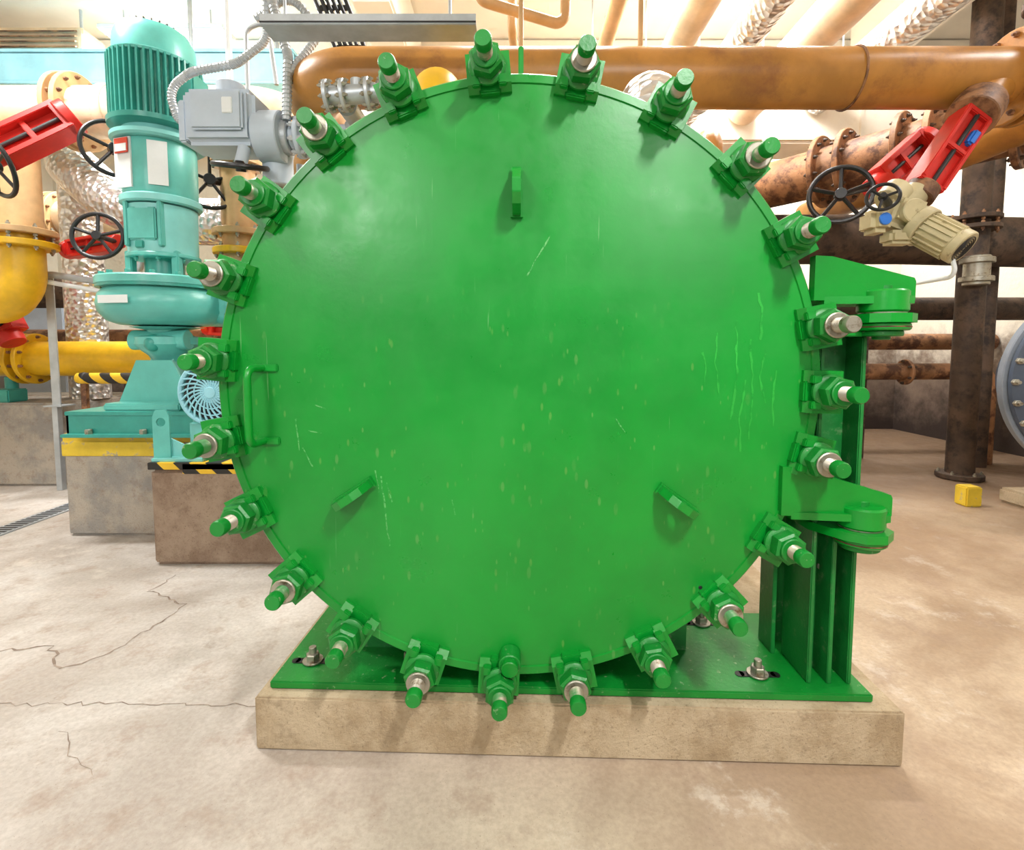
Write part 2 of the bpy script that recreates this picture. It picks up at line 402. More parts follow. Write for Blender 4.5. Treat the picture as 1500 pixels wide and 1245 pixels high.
for i,ad in enumerate(angs):
    b=B('swing_bolt_%d'%(i+1),ves)
    a=math.radians(ad); rad=V((math.cos(a),0,math.sin(a))); tan=V((-math.sin(a),0,math.cos(a))); n=V((0,-1,0))
    P=lambda r,t,h:rad*r+tan*t+n*h
    rot=Matrix((( rad.x,tan.x,n.x),(rad.y,tan.y,n.y),(rad.z,tan.z,n.z)))
    for sgn in (-1,1):
        t0=sgn*.045
        poly=[(.855,-.03),(.855,.012),(.872,.034),(.958,.034),(.962,.026),(.962,-.03)]
        b.prism([(p[0],p[1]) for p in poly],.036,'green',tan*t0,rad,n,.004)
        b.box(P(.875,sgn*.038,.042),(.028,.024,.022),'green',.003,rot)
    b.box(P(.868,0,.008),(.034,.062,.034),'green',.004,rot)
    for sgn in (-1,1):
        b.box(P(.93,sgn*.036,-.105),(.085,.022,.085),'green',.006,rot)
    b.cyl(P(.94,-.06,-.105),P(.94,.06,-.105),.016,'green_speck',16)
    piv=P(.94,0,-.105)
    tilt=Matrix.Rotation(random.uniform(-.03,.035),4,tan)@Matrix.Rotation(random.uniform(-.035,.035),4,rad)
    b.X=Matrix.Translation(piv)@tilt@Matrix.Translation(-piv)
    silver=i in (5,6,7)
    rb=RB; e=random.uniform(-.008,.006)
    b.cyl(P(rb,-.022,-.105),P(rb,.022,-.105),.034,'green_speck',20)
    b.cyl(P(rb,0,-.1),P(rb,0,.03),.02,'green_speck',16)
    b.lathe([(0,.034),(.05,.034),(.053,.038),(.053,.047),(.049,.051),(.04,.055),(0,.055)],P(rb,0,0),n,'green_speck',28)
    h0=.055+max(0,e)
    b.lathe([(0,h0),(.046,h0),(.048,h0+.004),(.048,h0+.036),(.041,h0+.042),(0,h0+.042)],P(rb,0,0),n,'green_speck',6,ref=tan,phase=random.random())
    b.lathe([(0,h0+.042),(.034,h0+.042),(.036,h0+.045),(.036,h0+.05),(.033,h0+.052),(0,h0+.052)],P(rb,0,0),n,'steel' if i%2 else 'green_speck',24)
    zt=.145+e; h=h0+.05; prof=[(0,h)]
    while h<zt:
        prof+=[(.0175,h),(.0215,h+.003)]; h+=.006
    prof.append((0,h)); b.lathe(prof,P(rb,0,0),n,'steel' if (silver or i%3==1) else 'thread',16)
    tipm='steel' if i in (5,) else 'green_speck'
    b.lathe([(0,h),(.0235,h),(.0235,h+.024),(.0205,h+.029),(0,h+.029)],P(rb,0,0),n,tipm,20)
    b.done()
b=B('lifting_eyes',ves)
n=V((0,-1,0))
for ad in (90,213.5,-35.5):
    a=math.radians(ad); rad=V((math.cos(a),0,math.sin(a))); r0=.57 if ad==90 else .60
    pl=[(-.066,0),(.066,0),(.066,.035),(.048,.075),(.02,.092),(-.02,.092),(-.048,.075),(-.066,.035)]
    b.eyeplate(pl,(0,.05),.022,.024,'green',rad*r0+n*.002,rad,n)
    b.prism([(-.07,0),(.07,0),(.07,.012),(-.07,.012)],.036,'green',rad*r0+n*.002,rad,n,.005)
b.done()
b=B('door_handle',ves)
hx=-.775
b.tube([(hx,0,.055),(hx-.01,-.075,.055),(hx-.01,-.075,-.17),(hx,0,-.17)],.0115,'green',12,R=.028)
for z in (.055,-.17): b.box((hx+.012,-.004,z),(.07,.008,.024),'green',.003)
b.done()
b=B('door_stud',ves)
b.cyl((-.02,0,-.845),(-.02,-.055,-.85),.034,'green_speck',28); b.cyl((-.02,-.05,-.85),(-.02,-.075,-.852),.026,'green',24)
b.done()
b=B('drain_hole',ves); b.cyl((.57,.004,-.625),(.57,-.002,-.625),.006,'black',12); b.done()
def hinge(name,zt,zb,px,x0):
    b=B(name,ves)
    poly=[(x0,zb),(x0,zt),(x0+.05,zt-.003),(px+.075,zb+.065),(px+.08,zb+.055),(px+.08,zb)]
    b.prism(poly,.03,'green',(0,-.005,0),(1,0,0),(0,0,1),.004)
    b.prism([(x0+.03,-.02),(px-.05,-.04),(px+.02,-.06),(px+.06,-.045),(px+.08,-.01),(px+.08,.06),(px,.085),(x0+.03,.085)],.022,'green',(0,0,zb+.0),(1,0,0),(0,1,0),.004)
    b.cyl((px,0,zb-.035),(px,0,zb+.030),.066,'green',36)
    b.cyl((px,0,zb-.04),(px,0,zb-.033),.06,'steel',32)
    b.prism([(x0+.12,.05),(px-.07,-.05),(px-.03,-.08),(px+.03,-.08),(px+.075,-.04),(px+.08,.03),(px+.06,.08),(px,.2),(x0+.12,.2)],.026,'green',(0,0,zb-.053),(1,0,0),(0,1,0),.004)
    b.cyl((px,0,zb-.088),(px,0,zb-.066),.072,'green',36)
    b.cyl((px,0,zb-.080),(px,0,zb-.076),.0735,'rust',36)
    b.cyl((px,0,zb-.105),(px,0,zb-.088),.055,'green_speck',32)
    b.cyl((px,0,zb-.115),(px,0,zb+.045),.024,'green_speck',20)
    b.done()
hinge('upper_hinge',.385,.255,1.085,.872)
hinge('lower_hinge',-.24,-.39,1.05,.80)
zp=.20-CZ
b=B('hinge_column',ves,(0,0,0),RP)
top=.15
for x,y0,y1 in ((.935,.05,.22),(1.06,.05,.22)):
    b.box((x,(y0+y1)/2,(zp+top)/2),(.014,y1-y0,top-zp),'green_dusty',.003)
b.box((.9975,.14,(zp+top)/2),(.12,.014,top-zp),'green_dusty',.002)
b.box((.9975,.095,(zp+(-.45))/2),(.014,.09,-.45-zp),'green_dusty',.002)
b.box((.97,.30,(zp+top-.1)/2),(.16,.014,top-.1-zp),'green_dusty',.002)
b.box((.895,.26,(zp+top-.1)/2),(.014,.1,top-.1-zp),'green_dusty',.002)
b.box((1.01,.12,top+.008),(.16,.2,.016),'green',.003)
for z in (-.2,-.6): b.cyl((.9975,.128,z),(.9975,.12,z),.012,'steel',10)
b.done()
b=B('base_plate',ves,(0,0,0),RP)
b.box((.155,.245,zp-.0125),(1.9,.49,.025),'green_speck',.004)
for x,y in ((-.70,.11),(-.66,.40),(.79,.09),(.71,.40)):
    b.box((x,y,zp+.001),(.115,.03,.003),'black',.001)
    b.cyl((x-.0575,y,zp-.0005),(x-.0575,y,zp+.0025),.015,'black',16,0); b.cyl((x+.0575,y,zp-.0005),(x+.0575,y,zp+.0025),.015,'black',16,0)
    b.cyl((x,y,zp+.002),(x,y,zp+.008),.034,'steel',24)
    b.hexn((x,y,zp+.008),(x,y,zp+.03),.023,'steel'); b.cyl((x,y,zp+.03),(x,y,zp+.052),.012,'steel',16)
b.done()
b=B('saddle',ves)
for y in (.22,.42):
    pts=[(-.6,zp)]+[(.84*math.sin(t),-.84*math.cos(t)) for t in [math.radians(k) for k in range(-46,47,4)]]+[(.6,zp)]
    b.prism(pts[::-1],.02,'green_dusty',(0,y,0),(1,0,0),(0,0,1),.002)
b.hexn((-.36,.10,zp+.002),(-.36,.10,zp+.05),.02,'steel')
b.done()
b=B('yellow_nozzle_pipe',ves); b.tube([(-.37,.78,.6),(-.37,.78,1.29),(-.37,1.6,1.29),(-.30,4.6,1.29)],.11,'yellow',28,R=.17,n=10); b.flange((-.37,.78,.92),up,.17,.04,8,'yellow'); b.done()
b=B('foil_nozzle_pipe',ves); b.tube([(.60,.78,.4),(.60,.78,1.25),(.63,1.6,1.25),(.74,4.6,1.25)],.135,'foil',32,R=.2,n=10)
b.box((.52,.60,1.02),(.26,.03,.12),'black',.004,Matrix.Rotation(.35,3,'Y')); b.torus((.60,.78,1.0),up,.14,.012,'galv'); b.done()
b=B('concrete_plinth',None,(CX,CY,0),RZ+RP)
b.box((.175,.52,.087),(2.0,1.12,.174),'conc',.006,seg=2); b.done()

# ---------------------------------------------------------------- vertical pump
px,py=-2.42,3.62
b=B('vertical_pump')
o=(px,py,0)
gear=[]
for k in range(88):
    r=.30 if k%2 else .268
    for dd in (-.28,.28):
        a=2*math.pi*(k+dd)/88; gear.append((r*math.cos(a),r*math.sin(a)))
b.prism(gear,.40,'teal_d',(px,py,3.12),(1,0,0),(0,1,0),0)
b.lathe([(0,2.86),(.24,2.86),(.31,2.88),(.315,2.93),(.27,2.95),(0,2.95)],o,up,'teal_d',48)
b.lathe([(0,3.31),(.29,3.31),(.295,3.33),(.262,3.35),(.258,3.50),(.23,3.57),(.15,3.61),(0,3.62)],o,up,'teal',48)
for k in range(24):
    a=2*math.pi*k/24; b.box((px+.15*math.cos(a),py+.15*math.sin(a),3.605),(.07,.008,.014),'dark',0,Matrix.Rotation(a,3,'Z'))
b.box((px+.30,py-.06,3.1),(.13,.2,.26),'teal_d',.01)
b.cyl((px+.36,py-.08,3.0),(px+.36,py-.08,3.02),.05,'teal')
b.lathe([(0,2.72),(.28,2.72),(.30,2.74),(.30,2.78),(.235,2.80),(.23,2.86),(0,2.86)],o,up,'teal_l',48)
b.lathe([(0,2.34),(.235,2.34),(.24,2.36),(.24,2.70),(.235,2.72),(0,2.72)],o,up,'teal',48)
b.prism([(-.13,0),(.02,0),(.02,.34),(-.13,.34)],.012,'white',(px-.06,py-.238,2.37),(1,-.3,0),(0,0,1))
b.prism([(0,0),(.12,0),(.12,.30),(0,.30)],.012,'white',(px+.07,py-.238,2.39),(1,.45,0),(0,0,1))
b.prism([(-.06,0),(.06,0),(.06,.1),(-.06,.1)],.006,'label',(px-.11,py-.24,2.60),(1,-.3,0),(0,0,1),0)
b.prism([(-.052,0.01),(.052,0.01),(.052,.06),(-.052,.06)],.006,'white',(px-.11,py-.245,2.60),(1,-.3,0),(0,0,1),0)
b.lathe([(0,2.28),(.25,2.28),(.262,2.29),(.262,2.33),(.25,2.34),(0,2.34)],o,up,'teal_l',48)
b.lathe([(0,1.93),(.225,1.93),(.23,2.27),(.0,2.28)],o,up,'teal_l',32)
b.box((px,py-.22,2.13),(.2,.03,.22),'teal',.01); b.box((px+.12,py-.2,2.13),(.03,.05,.3),'teal',.006)
b.box((px-.12,py-.2,2.13),(.03,.05,.3),'teal',.006)
b.box((px-.02,py-.225,1.99),(.06,.03,.05),'teal_d',.006)
for dx in (-.17,.17): b.box((px+dx,py-.12,1.86),(.05,.06,.2),'teal',.006)
b.cyl((px,py,1.78),(px,py,1.95),.13,'teal_d')
b.flange((px,py,1.93),up,.24,.03,8,'teal','teal_d')
b.lathe([(0,1.75),(.36,1.75),(.40,1.77),(.42,1.775),(.43,1.765),(.43,1.72),(.40,1.71),(.38,1.70),(.415,1.66),(.43,1.60),(.42,1.54),(.37,1.48),(.30,1.455),(.22,1.45),(0,1.44)],o,up,'teal',64)
b.lathe([(.395,1.70),(.425,1.70),(.425,1.718),(.395,1.718)],o,up,'teal_d',64,loop=True)
for k in range(16):
    a=2*math.pi*k/16; b.hexn((px+.385*math.cos(a),py+.385*math.sin(a),1.765),(px+.385*math.cos(a),py+.385*math.sin(a),1.80),.02,'teal_d')
b.prism([(-.09,0),(.14,0),(.14,.05),(-.09,.05)],.004,'white',(px-.10,py-.432,1.58),(1,-.15,0),(0,0,1),0)
b.cyl((px+.25,py+.1,1.6),(px+.52,py+.1,1.6),.15,'teal'); b.flange((px+.53,py+.1,1.6),(1,0,0),.22,.04,8,'teal','teal_d')
b.lathe([(0,1.20),(.10,1.20),(.12,1.24),(.17,1.28),(.21,1.32),(.21,1.37),(.13,1.39),(.14,1.42),(.24,1.44),(0,1.45)],o,up,'teal',48)
b.cyl((px-.2,py-.08,1.35),(px+.2,py-.08,1.35),.07,'teal'); b.sphere((px,py-.16,1.33),.06,'teal_d')
b.lathe([(0,1.22),(.11,1.22),(.12,1.18),(.13,1.1),(.17,.98),(.27,.88),(.30,.86),(0,.86)],o,up,'teal_l',4,phase=.5)
for sg in (-1,1):
    b.prism([(0,0),(.27,0),(.12,.34),(0,.34)] if sg>0 else [(0,0),(0,.34),(-.12,.34),(-.27,0)],.02,'teal',(px,py-.15,.87),(1,0,0),(0,0,1))
def interp(z,a,c):
    for i in range(len(a)-1):
        if z<=a[i+1]: return c[i]+(c[i+1]-c[i])*(z-a[i])/(a[i+1]-a[i])
    return c[-1]+z-a[-1]
for vv in b.bm.verts:
    z=vv.co.z
    k=1-.08*min(1,max(0,(z-1.2)/.25))
    vv.co.x=px+(vv.co.x-px)*k; vv.co.y=py+(vv.co.y-py)*k
    vv.co.z=interp(z,[0,1.75,2.28,2.72,2.95,3.31,3.62],[0,1.72,2.23,2.64,2.78,3.16,3.41])
bx=px-.0
b.box((bx,py,.85),(.92,.7,.025),'teal_d',.003)
b.box((bx,py-.33,.775),(.92,.02,.14),'teal_d',.003); b.box((bx,py+.33,.775),(.92,.02,.14),'teal_d',.003)
for dx in (-.45,.45): b.box((bx+dx,py,.775),(.02,.68,.14),'teal_d',.003)
b.box((bx,py-.35,.71),(.92,.08,.02),'teal_d',.002)
b.box((bx,py-.20,.885),(.5,.2,.05),'teal',.01)
for dx in (-.30,.05,.4): b.hexn((bx+dx,py-.36,.72),(bx+dx,py-.36,.75),.022,'steel')
b.done()
b=B('pump_plinth'); b.box((-2.49,3.86,.33),(1.04,.94,.66),'conc_g',.02,seg=3)
b.box((-2.49,3.86,.665),(1.05,.95,.07),'yel_p',.015); b.box((-2.6,3.385,.6),(.82,.012,.1),'yel_p',.004); b.done()
b=B('motor_plinth'); b.box((-1.62,3.3,.285),(.96,.76,.57),'conc_b',.02,seg=3)
b.box((-1.52,2.925,.575),(.77,.02,.06),'hazard',.002);b.box((-1.62,3.3,.59),(.97,.77,.04),'hazard',.002); b.done()
b=B('lifting_bracket')
b.eyeplate([(-.045,0),(.045,0),(.045,.26),(.03,.30),(-.03,.30),(-.045,.26)],(0,.23),.025,.015,'teal',(-2.05,2.97,.61),(1,.15,0),(0,0,1))
b.box((-1.95,3.02,.62),(.3,.16,.02),'teal_l',.003); b.prism([(0,0),(.25,0),(0,.12)],.012,'teal_l',(-2.02,3.0,.62),(1,0,0),(0,0,1))
b.hexn((-1.86,2.98,.63),(-1.86,2.98,.66),.018,'steel'); b.done()
b=B('electric_motor'); mx,mz=-1.84,1.0
b.cyl((mx,3.14,mz),(mx,3.75,mz),.20,'teal_l',40); b.cyl((mx,3.118,mz),(mx,3.15,mz),.165,'black',40,0)
b.torus((mx,3.12,mz),(0,1,0),.19,.014,'blue_l')
for r in (.06,.10,.14): b.torus((mx,3.112,mz),(0,1,0),r,.0045,'blue_l',40,6)
for k in range(26):
    a=2*math.pi*k/26
    b.tube([(mx+r*math.cos(a+r*4),3.112,mz+r*math.sin(a+r*4)) for r in (.03,.07,.11,.15,.19)],.0065,'blue_l',6)
b.cyl((mx,3.1,mz),(mx,3.125,mz),.035,'blue_l')
for k in range(20):
    a=2*math.pi*k/20; b.box((mx+.21*math.cos(a),3.5,mz+.21*math.sin(a)),(.04,.4,.01),'teal_l',.001,Matrix.Rotation(-a,3,'Y'))
b.box((mx-.02,3.4,.71),(.34,.44,.22),'teal_l',.02); b.box((mx+.1,3.4,1.2),(.18,.2,.12),'teal_l',.01)
b.done()

# ---------------------------------------------------------------- grey valve actuator
b=B('valve_actuator')
b.X=Matrix.Translation((.0,.0,-.07))@Matrix.Translation((-1.5,3.05,2.6))@Matrix.Scale(.95,4)@Matrix.Translation((1.5,-3.05,-2.6))
b.box((-1.63,3.05,2.62),(.42,.30,.32),'grey',.035,seg=3)
b.box((-1.62,2.885,2.64),(.30,.03,.22),'grey',.015); b.box((-1.55,2.868,2.66),(.06,.012,.09),'white',.004)
b.box((-1.85,3.05,2.60),(.05,.24,.24),'grey',.01)
b.cyl((-1.62,3.05,2.78),(-1.62,3.05,2.86),.08,'grey')
b.cyl((-1.45,3.05,2.55),(-1.30,3.05,2.55),.15,'grey',36); b.cyl((-1.31,3.05,2.55),(-1.26,3.05,2.55),.10,'galv')
b.cyl((-1.26,3.05,2.55),(-.9,3.05,2.55),.075,'grey'); b.flange((-1.2,3.05,2.55),(1,0,0),.12,.03,8,'grey','galv')
b.cyl((-1.50,2.95,2.45),(-1.50,2.9,2.34),.035,'grey'); b.wheel((-1.50,2.9,2.33),(.1,-.28,1),.14)
b.cyl((-1.38,3.12,2.5),(-1.38,3.12,2.28),.09,'grey')
b.done()
b=B('valve_riser_pipe'); b.tube([(-.84,3.05,0),(-.84,3.05,2.45)],.11,'brown',24)
b.flange((-.84,3.05,.03),up,.18,.04,8,'brown'); b.flange((-.84,3.05,2.2),up,.18,.05,8,'galv'); b.cyl((-.84,3.05,2.38),(-.84,3.05,2.55),.12,'galv'); b.done()
b=B('actuator_pedestal'); b.tube([(-1.38,3.14,.61),(-1.38,3.14,2.2)],.06,'beige',20); b.flange((-1.38,3.14,2.0),up,.11,.04,6,'beige');b.flange((-1.38,3.14,.63),up,.12,.03,6,'beige'); b.done()
b=B('small_check_valve')
b.cyl((-.90,2.6,2.50),(-.62,2.6,2.52),.045,'galv')
for x in (-.90,-.82,-.70,-.62): b.flange((x,2.6,2.50+(x+.9)*.06),(1,0,.06),.075,.022,8,'galv',br=.01)
b.cyl((-.76,2.6,2.5),(-.76,2.6,2.58),.03,'galv'); b.tube([(-.84,2.7,2.50),(-.84,2.98,2.50)],.05,'galv',16); b.box((-.84,2.66,2.5),(.06,.1,.06),'galv',.01)
b.done()

# ---------------------------------------------------------------- main overhead pipes
b=B('ochre_overhead_pipe')
b.tube([(-1.35,6.05,2.3),(-1.35,5.2,2.785),(-1.2,3.0,2.785),(3.4,3.0,2.785),(3.4,6.0,2.785)],.155,'brown',36,R=.34,n=12)
for x in (2.80,2.88): b.flange((x,3.0,2.785),(1,.0,0),.25,.035,12,'brown','rust')
for x in (.05,.72): b.cyl((x,3.0,2.9),(x,3.0,4.79),.014,'beige',10)
b.torus((1.9,3,2.785),(1,0,0),.158,.007,'rust')
b.done()
b=B('ochre_drop_pipe'); b.tube([(1.25,3.35,0),(1.25,3.35,2.62),(1.6,4.5,2.62),(2.0,5.4,2.62)],.085,'brown',20,R=.16); b.done()
for nm,x,z,r,mt in (('insulated_overhead_pipe',1.25,3.55,.11,'cream'),('insulated_overhead_pipe',1.75,3.6,.12,'foil'),('insulated_overhead_pipe',2.35,3.7,.16,'cream'),('insulated_overhead_pipe',3.1,3.8,.15,'foil'),('insulated_overhead_pipe',.75,3.7,.06,'beige')):
    b=B(nm); b.tube([(x,-.5,z),(x,5.40,z)],r,mt,28)
    for y in (1,3.3,5): b.torus((x,y,z),(0,1,0),r+.004,.008,'galv',32,6); b.cyl((x,y,z+r),(x,y,4.79),.008,'galv',8,0)
    b.done()
b=B('thin_bent_pipe'); b.tube([(-.2,3.3,4.79),(-.2,3.3,3.40),(.33,3.35,3.28),(.36,3.35,4.79)],.032,'beige',14,R=.06); b.done()
b=B('thin_bent_pipe'); b.tube([(.0,3.6,4.79),(.0,3.6,3.4),(.1,5.0,3.4),(.1,6.05,3.4)],.03,'beige',12,R=.06); b.done()
b=B('cable_tray')
b.box((-.68,2.6,2.80),(1.02,.14,.010),'galv',.002)
for y in (2.53,2.67): b.box((-.68,y,2.82),(1.02,.006,.045),'galv',.001)
b.box((-.68,2.525,2.805),(1.02,.004,.006),'black',0)
for x in (-1.1,-.3): b.cyl((x,2.6,2.80),(x,2.6,4.8),.008,'galv',8,0)
for k in range(3): b.tube([(-1.15,2.57+.03*k,2.82),(-.2,2.57+.03*k,2.82)],.010,'black',8)
b.done()
b=B('cable_ladder')
for y in (-.09,.09): b.tube([(-1.0+y,3.3,3.12),(-1.22+y,3.1,3.7),(-1.22+y,3.1,4.79)],.014,'dark',8)
for k in range(16):
    t=k/15; b.box((-1.22,3.1,3.7+1.05*t),(.2,.01,.03),'dark',0)
for k in range(6):
    t=k/6; b.box((-1.0-.22*t,3.3-.2*t,3.12+.58*t),(.2,.01,.03),'dark',0)
for d in (-.05,-.02,.015,.05): b.tube([(-1.0+d,3.27,3.12),(-1.22+d,3.07,3.7),(-1.22+d,3.07,4.79)],.012,'black',8)
b.done()
b=B('flexible_conduit')
def corr(pts,r,mat,R=.1):
    q=fillet(pts,R,8); b.tube(q,r,mat,10)
    for p0,p1 in zip(q[:-1],q[1:]):
        d=(p1-p0); l=d.length
        if l<1e-4: continue
        k=max(1,int(l/.022))
        for i in range(k): b.torus(p0+d*(i/k),d,r,.004,mat,10,5)
corr([(-1.88,3.2,2.62),(-1.98,3.15,2.60),(-2.04,3.15,2.80),(-1.9,3.15,2.90),(-1.6,3.1,2.92),(-1.42,3.1,3.05),(-1.36,3.0,3.5)],.022,'galv',.12)
corr([(-1.36,3.0,4.6),(-1.34,3.0,3.2),(-1.25,2.98,2.9),(-1.27,2.98,2.55)],.024,'galv',.15)
corr([(-1.5,3.15,3.2),(-1.28,3.1,3.3),(-1.1,3.1,3.1),(-1.25,2.98,2.8)],.02,'galv',.12)
b.done()
b=B('thin_conduit'); b.tube([(-1.75,3.3,4.79),(-1.75,3.3,3.1),(-1.72,3.25,2.75)],.018,'white',10,R=.05)
b.tube([(-1.74,3.5,2.75),(-1.74,3.5,3.35),(-1.6,3.5,3.4),(-1.55,3.5,3.0)],.014,'galv',10,R=.07); b.tube([(-1.31,3.25,2.40),(-1.33,3.25,.61)],.022,'galv',10); b.done()

# ---------------------------------------------------------------- left background piping
b=B('cream_header_pipe'); b.tube([(-6.98,4.4,3.22),(-1.9,4.4,3.22),(-1.9,6.0,3.22)],.20,'cream',32,R=.3)
for x in (-3.66,-3.57): b.flange((x,4.4,3.22),(1,0,0),.30,.04,12,'beige','rust')
b.cyl((-3.35,4.4,3.22),(-3.27,4.4,3.22),.215,'cream')
b.tube([(-6.5,4.4,3.2),(-6.5,4.4,0)],.12,'cream',20)
b.done()
def red_valve(name,top,bot,w,wheel_c,wheel_ax,wr,mat='red'):
    b=B(name); t=V(top);o_=V(bot); d=(t-o_).normalized(); x,y,z=basis(d,(0,1,0))
    L=(t-o_).length; rm=Matrix((x,y,z)).transposed()
    for s_ in (-1,1):
        b.box((t+o_)/2+x*s_*w*.40,(w*.16,w*.62,L),mat,.004,rm)
    b.box((t+o_)/2+y*w*.05,(w*.74,w*.2,L*.98),mat,.004,rm)
    for f in (.04,.96): b.box(o_.lerp(t,f),(w*.96,w*.64,.05),mat,.006,rm)
    b.box(o_.lerp(t,.5)-y*w*.1,(w*.7,w*.2,.04),mat,.006,rm)
    b.cyl(o_-y*w*.12,t-y*w*.12,w*.06,'dark',12); b.cyl(t-d*.02,t+d*.05,w*.5,mat)
    b.cyl(o_-d*.1,o_+d*.02,w*.36,mat)
    wc=V(wheel_c); b.cyl(o_-d*.06,wc,.02,'black',10); b.wheel(wc,wheel_ax,wr)
    b.done()
red_valve('red_gate_valve',(-3.36,4.0,3.00),(-3.72,3.8,2.68),.26,(-3.62,3.68,2.54),(-.35,-.8,-.35),.20)
red_valve('red_gate_valve',(-3.9,4.6,2.14),(-3.3,4.3,2.14),.16,(-3.18,4.0,2.13),(.25,-1,.1),.17)
red_valve('red_gate_valve',(-4.75,4.65,1.85),(-4.5,4.6,1.40),.26,(-4.6,4.4,1.25),(-.3,-1,0),.2)
red_valve('red_gate_valve',(-2.5,4.9,2.15),(-1.9,4.8,2.12),.17,(-1.85,4.5,2.1),(.2,-1,0),.16)
red_valve('red_gate_valve',(-3.1,5.3,1.5),(-2.2,5.2,1.45),.2,(-2.1,5.1,1.5),(.2,-1,0),.2)
red_valve('red_gate_valve',(-1.75,4.5,1.95),(-1.45,4.4,2.1),.16,(-1.4,4.2,2.1),(.2,-1,0),.14)
b=B('pipe_handwheel'); b.wheel((-2.98,3.95,2.76),(.8,-.8,.1),.2); b.cyl((-2.98,3.95,2.76),(-2.85,4.3,2.8),.03,'black')
b.wheel((-2.36,4.1,2.58),(.5,-.9,.1),.22); b.cyl((-2.36,4.1,2.58),(-2.2,4.35,2.6),.03,'black'); b.done()
b=B('foil_insulated_pipe'); b.tube([(-4.25,5.15,3.0),(-3.98,4.75,2.92),(-3.52,4.62,2.55),(-3.2,4.62,2.40),(-2.5,4.64,2.38),(-1.2,4.7,2.38)],.20,'foil',28,R=.35)
b.tube([(-4.25,5.15,3.05),(-4.25,5.15,.77)],.17,'foil',24)
b.tube([(-1.3,4.7,2.40),(-1.3,4.7,0)],.14,'foil',20); b.done()
b=B('beige_riser_pipe'); b.tube([(-4.05,4.3,3.05),(-4.05,4.3,2.25)],.15,'beige',24)
b.flange((-4.05,4.3,2.22),up,.24,.05,8,'beige'); b.tube([(-4.05,4.3,2.2),(-4.05,4.3,1.62),(-5.2,4.3,1.62),(-5.2,4.3,0)],.15,'yellow',24,R=.28)
b.flange((-4.05,4.3,2.12),up,.24,.05,8,'yellow')
b.done()
b=B('beige_riser_pipe'); b.tube([(-2.22,4.25,3.05),(-2.22,4.25,0)],.13,'beige',24)
b.flange((-2.22,4.25,2.2),up,.2,.05,8,'beige');b.flange((-2.22,4.25,2.05),up,.2,.05,8,'yellow'); b.flange((-2.22,4.25,2.75),up,.2,.04,8,'beige'); b.done()
b=B('beige_riser_pipe'); b.tube([(-1.62,3.95,2.95),(-1.62,3.95,0)],.12,'beige',24)
b.flange((-1.62,3.95,2.3),up,.19,.05,8,'rust');b.flange((-1.62,3.95,2.1),up,.19,.05,8,'yellow'); b.done()
b=B('beige_riser_pipe'); b.tube([(-5.6,5.3,4.79),(-5.6,5.3,.77)],.16,'beige',24); b.flange((-5.6,5.3,2.6),up,.25,.05,8,'beige'); b.done()
b=B('beige_header_pipe'); b.tube([(-6.98,5.6,2.65),(-1.6,5.6,2.65),(-1.6,5.6,0)],.19,'cream',24,R=.3)
for x in (-4.9,-4.8,-3.0,-2.9): b.flange((x,5.6,2.65),(1,0,0),.28,.04,10,'beige','rust')
b.done()
b=B('dark_header_pipe'); b.tube([(-6.98,6.2,1.95),(-1.0,6.2,1.95),(-1.0,6.2,0)],.2,'rustdk',24,R=.3); b.tube([(-6.98,6.6,1.35),(.2,6.6,1.35),(.2,6.6,0)],.16,'rust',20,R=.2); b.done()
b=B('yellow_header_pipe'); b.tube([(-6.98,4.9,1.17),(-1.75,4.9,1.17),(-1.75,4.9,0)],.165,'yellow',28,R=.25)
for x in (-4.65,-4.55): b.flange((x,4.9,1.17),(1,0,0),.24,.04,10,'yellow','rust')
b.box((-6,4.9,.9),(.1,.2,.3),'dark',.005); b.box((-3.6,4.9,.5),(.1,.2,1.0),'dark',.005)
b.done()
b=B('hazard_striped_barrier_bar'); b.tube([(-3.9,4.6,1.0),(-1.9,4.6,1.0)],.05,'hazard',14)
for x in (-3.85,-2.9,-2.0): b.tube([(x,4.6,0),(x,4.6,1.0)],.03,'rust',10); b.sphere((x,4.6,1.0),.055,'hazard')
b.done()
b=B('railing')
b.box((-4.02,4.50,1.34),(.075,.012,1.17),'galv',.002); b.box((-4.055,4.535,1.34),(.012,.07,1.17),'galv',.002)
b.box((-4.05,4.53,.385),(.05,.05,.77),'galv',.002)
b.box((-4.04,4.55,.76),(.16,.16,.012),'galv',.002)
b.tube([(-5.4,4.05,1.68),(-4.4,4.40,1.86),(-3.95,4.45,1.90),(-3.5,4.45,1.83),(-3.2,4.45,1.92),(-3.16,4.45,2.12)],.028,'galv',12,R=.1)
b.tube([(-4.0,4.43,1.84),(-3.55,4.43,1.76),(-3.25,4.43,1.78)],.02,'white',12)
b.done()
b=B('pipe_support_plinth'); b.box((-5.5,5.25,.385),(2.75,1.2,.77),'conc_g',.02,seg=3); b.done()
b=B('teal_support_foot'); b.box((-4.75,4.78,.83),(.25,.2,.12),'teal_d',.01); b.cyl((-4.75,4.85,.88),(-4.75,4.85,1.0),.05,'teal_d'); b.done()
b=B('pale_blue_crane_beam')
b.box((-4.5,5.0,4.0),(4.98,.2,.03),'blue_l',.003); b.box((-4.5,5.0,3.72),(4.98,.2,.03),'blue_l',.003); b.box((-4.5,5.0,3.86),(4.98,.03,.27),'blue_l',.002); b.box((-4.5,4.92,3.86),(4.98,.012,.24),'blue_l',.002)
for x in (-6,-3,-2.2): b.cyl((x,5,4.0),(x,5,4.79),.02,'galv',8)
b.done()
b=B('ventilation_grille'); b.box((-5.0,5.6,4.22),(1.25,.3,.62),'cream',.01)
for k in range(11): b.box((-4.9,5.43,3.98+.05*k),(.95,.04,.012),'rust',.001,Matrix.Rotation(.5,3,'X'))
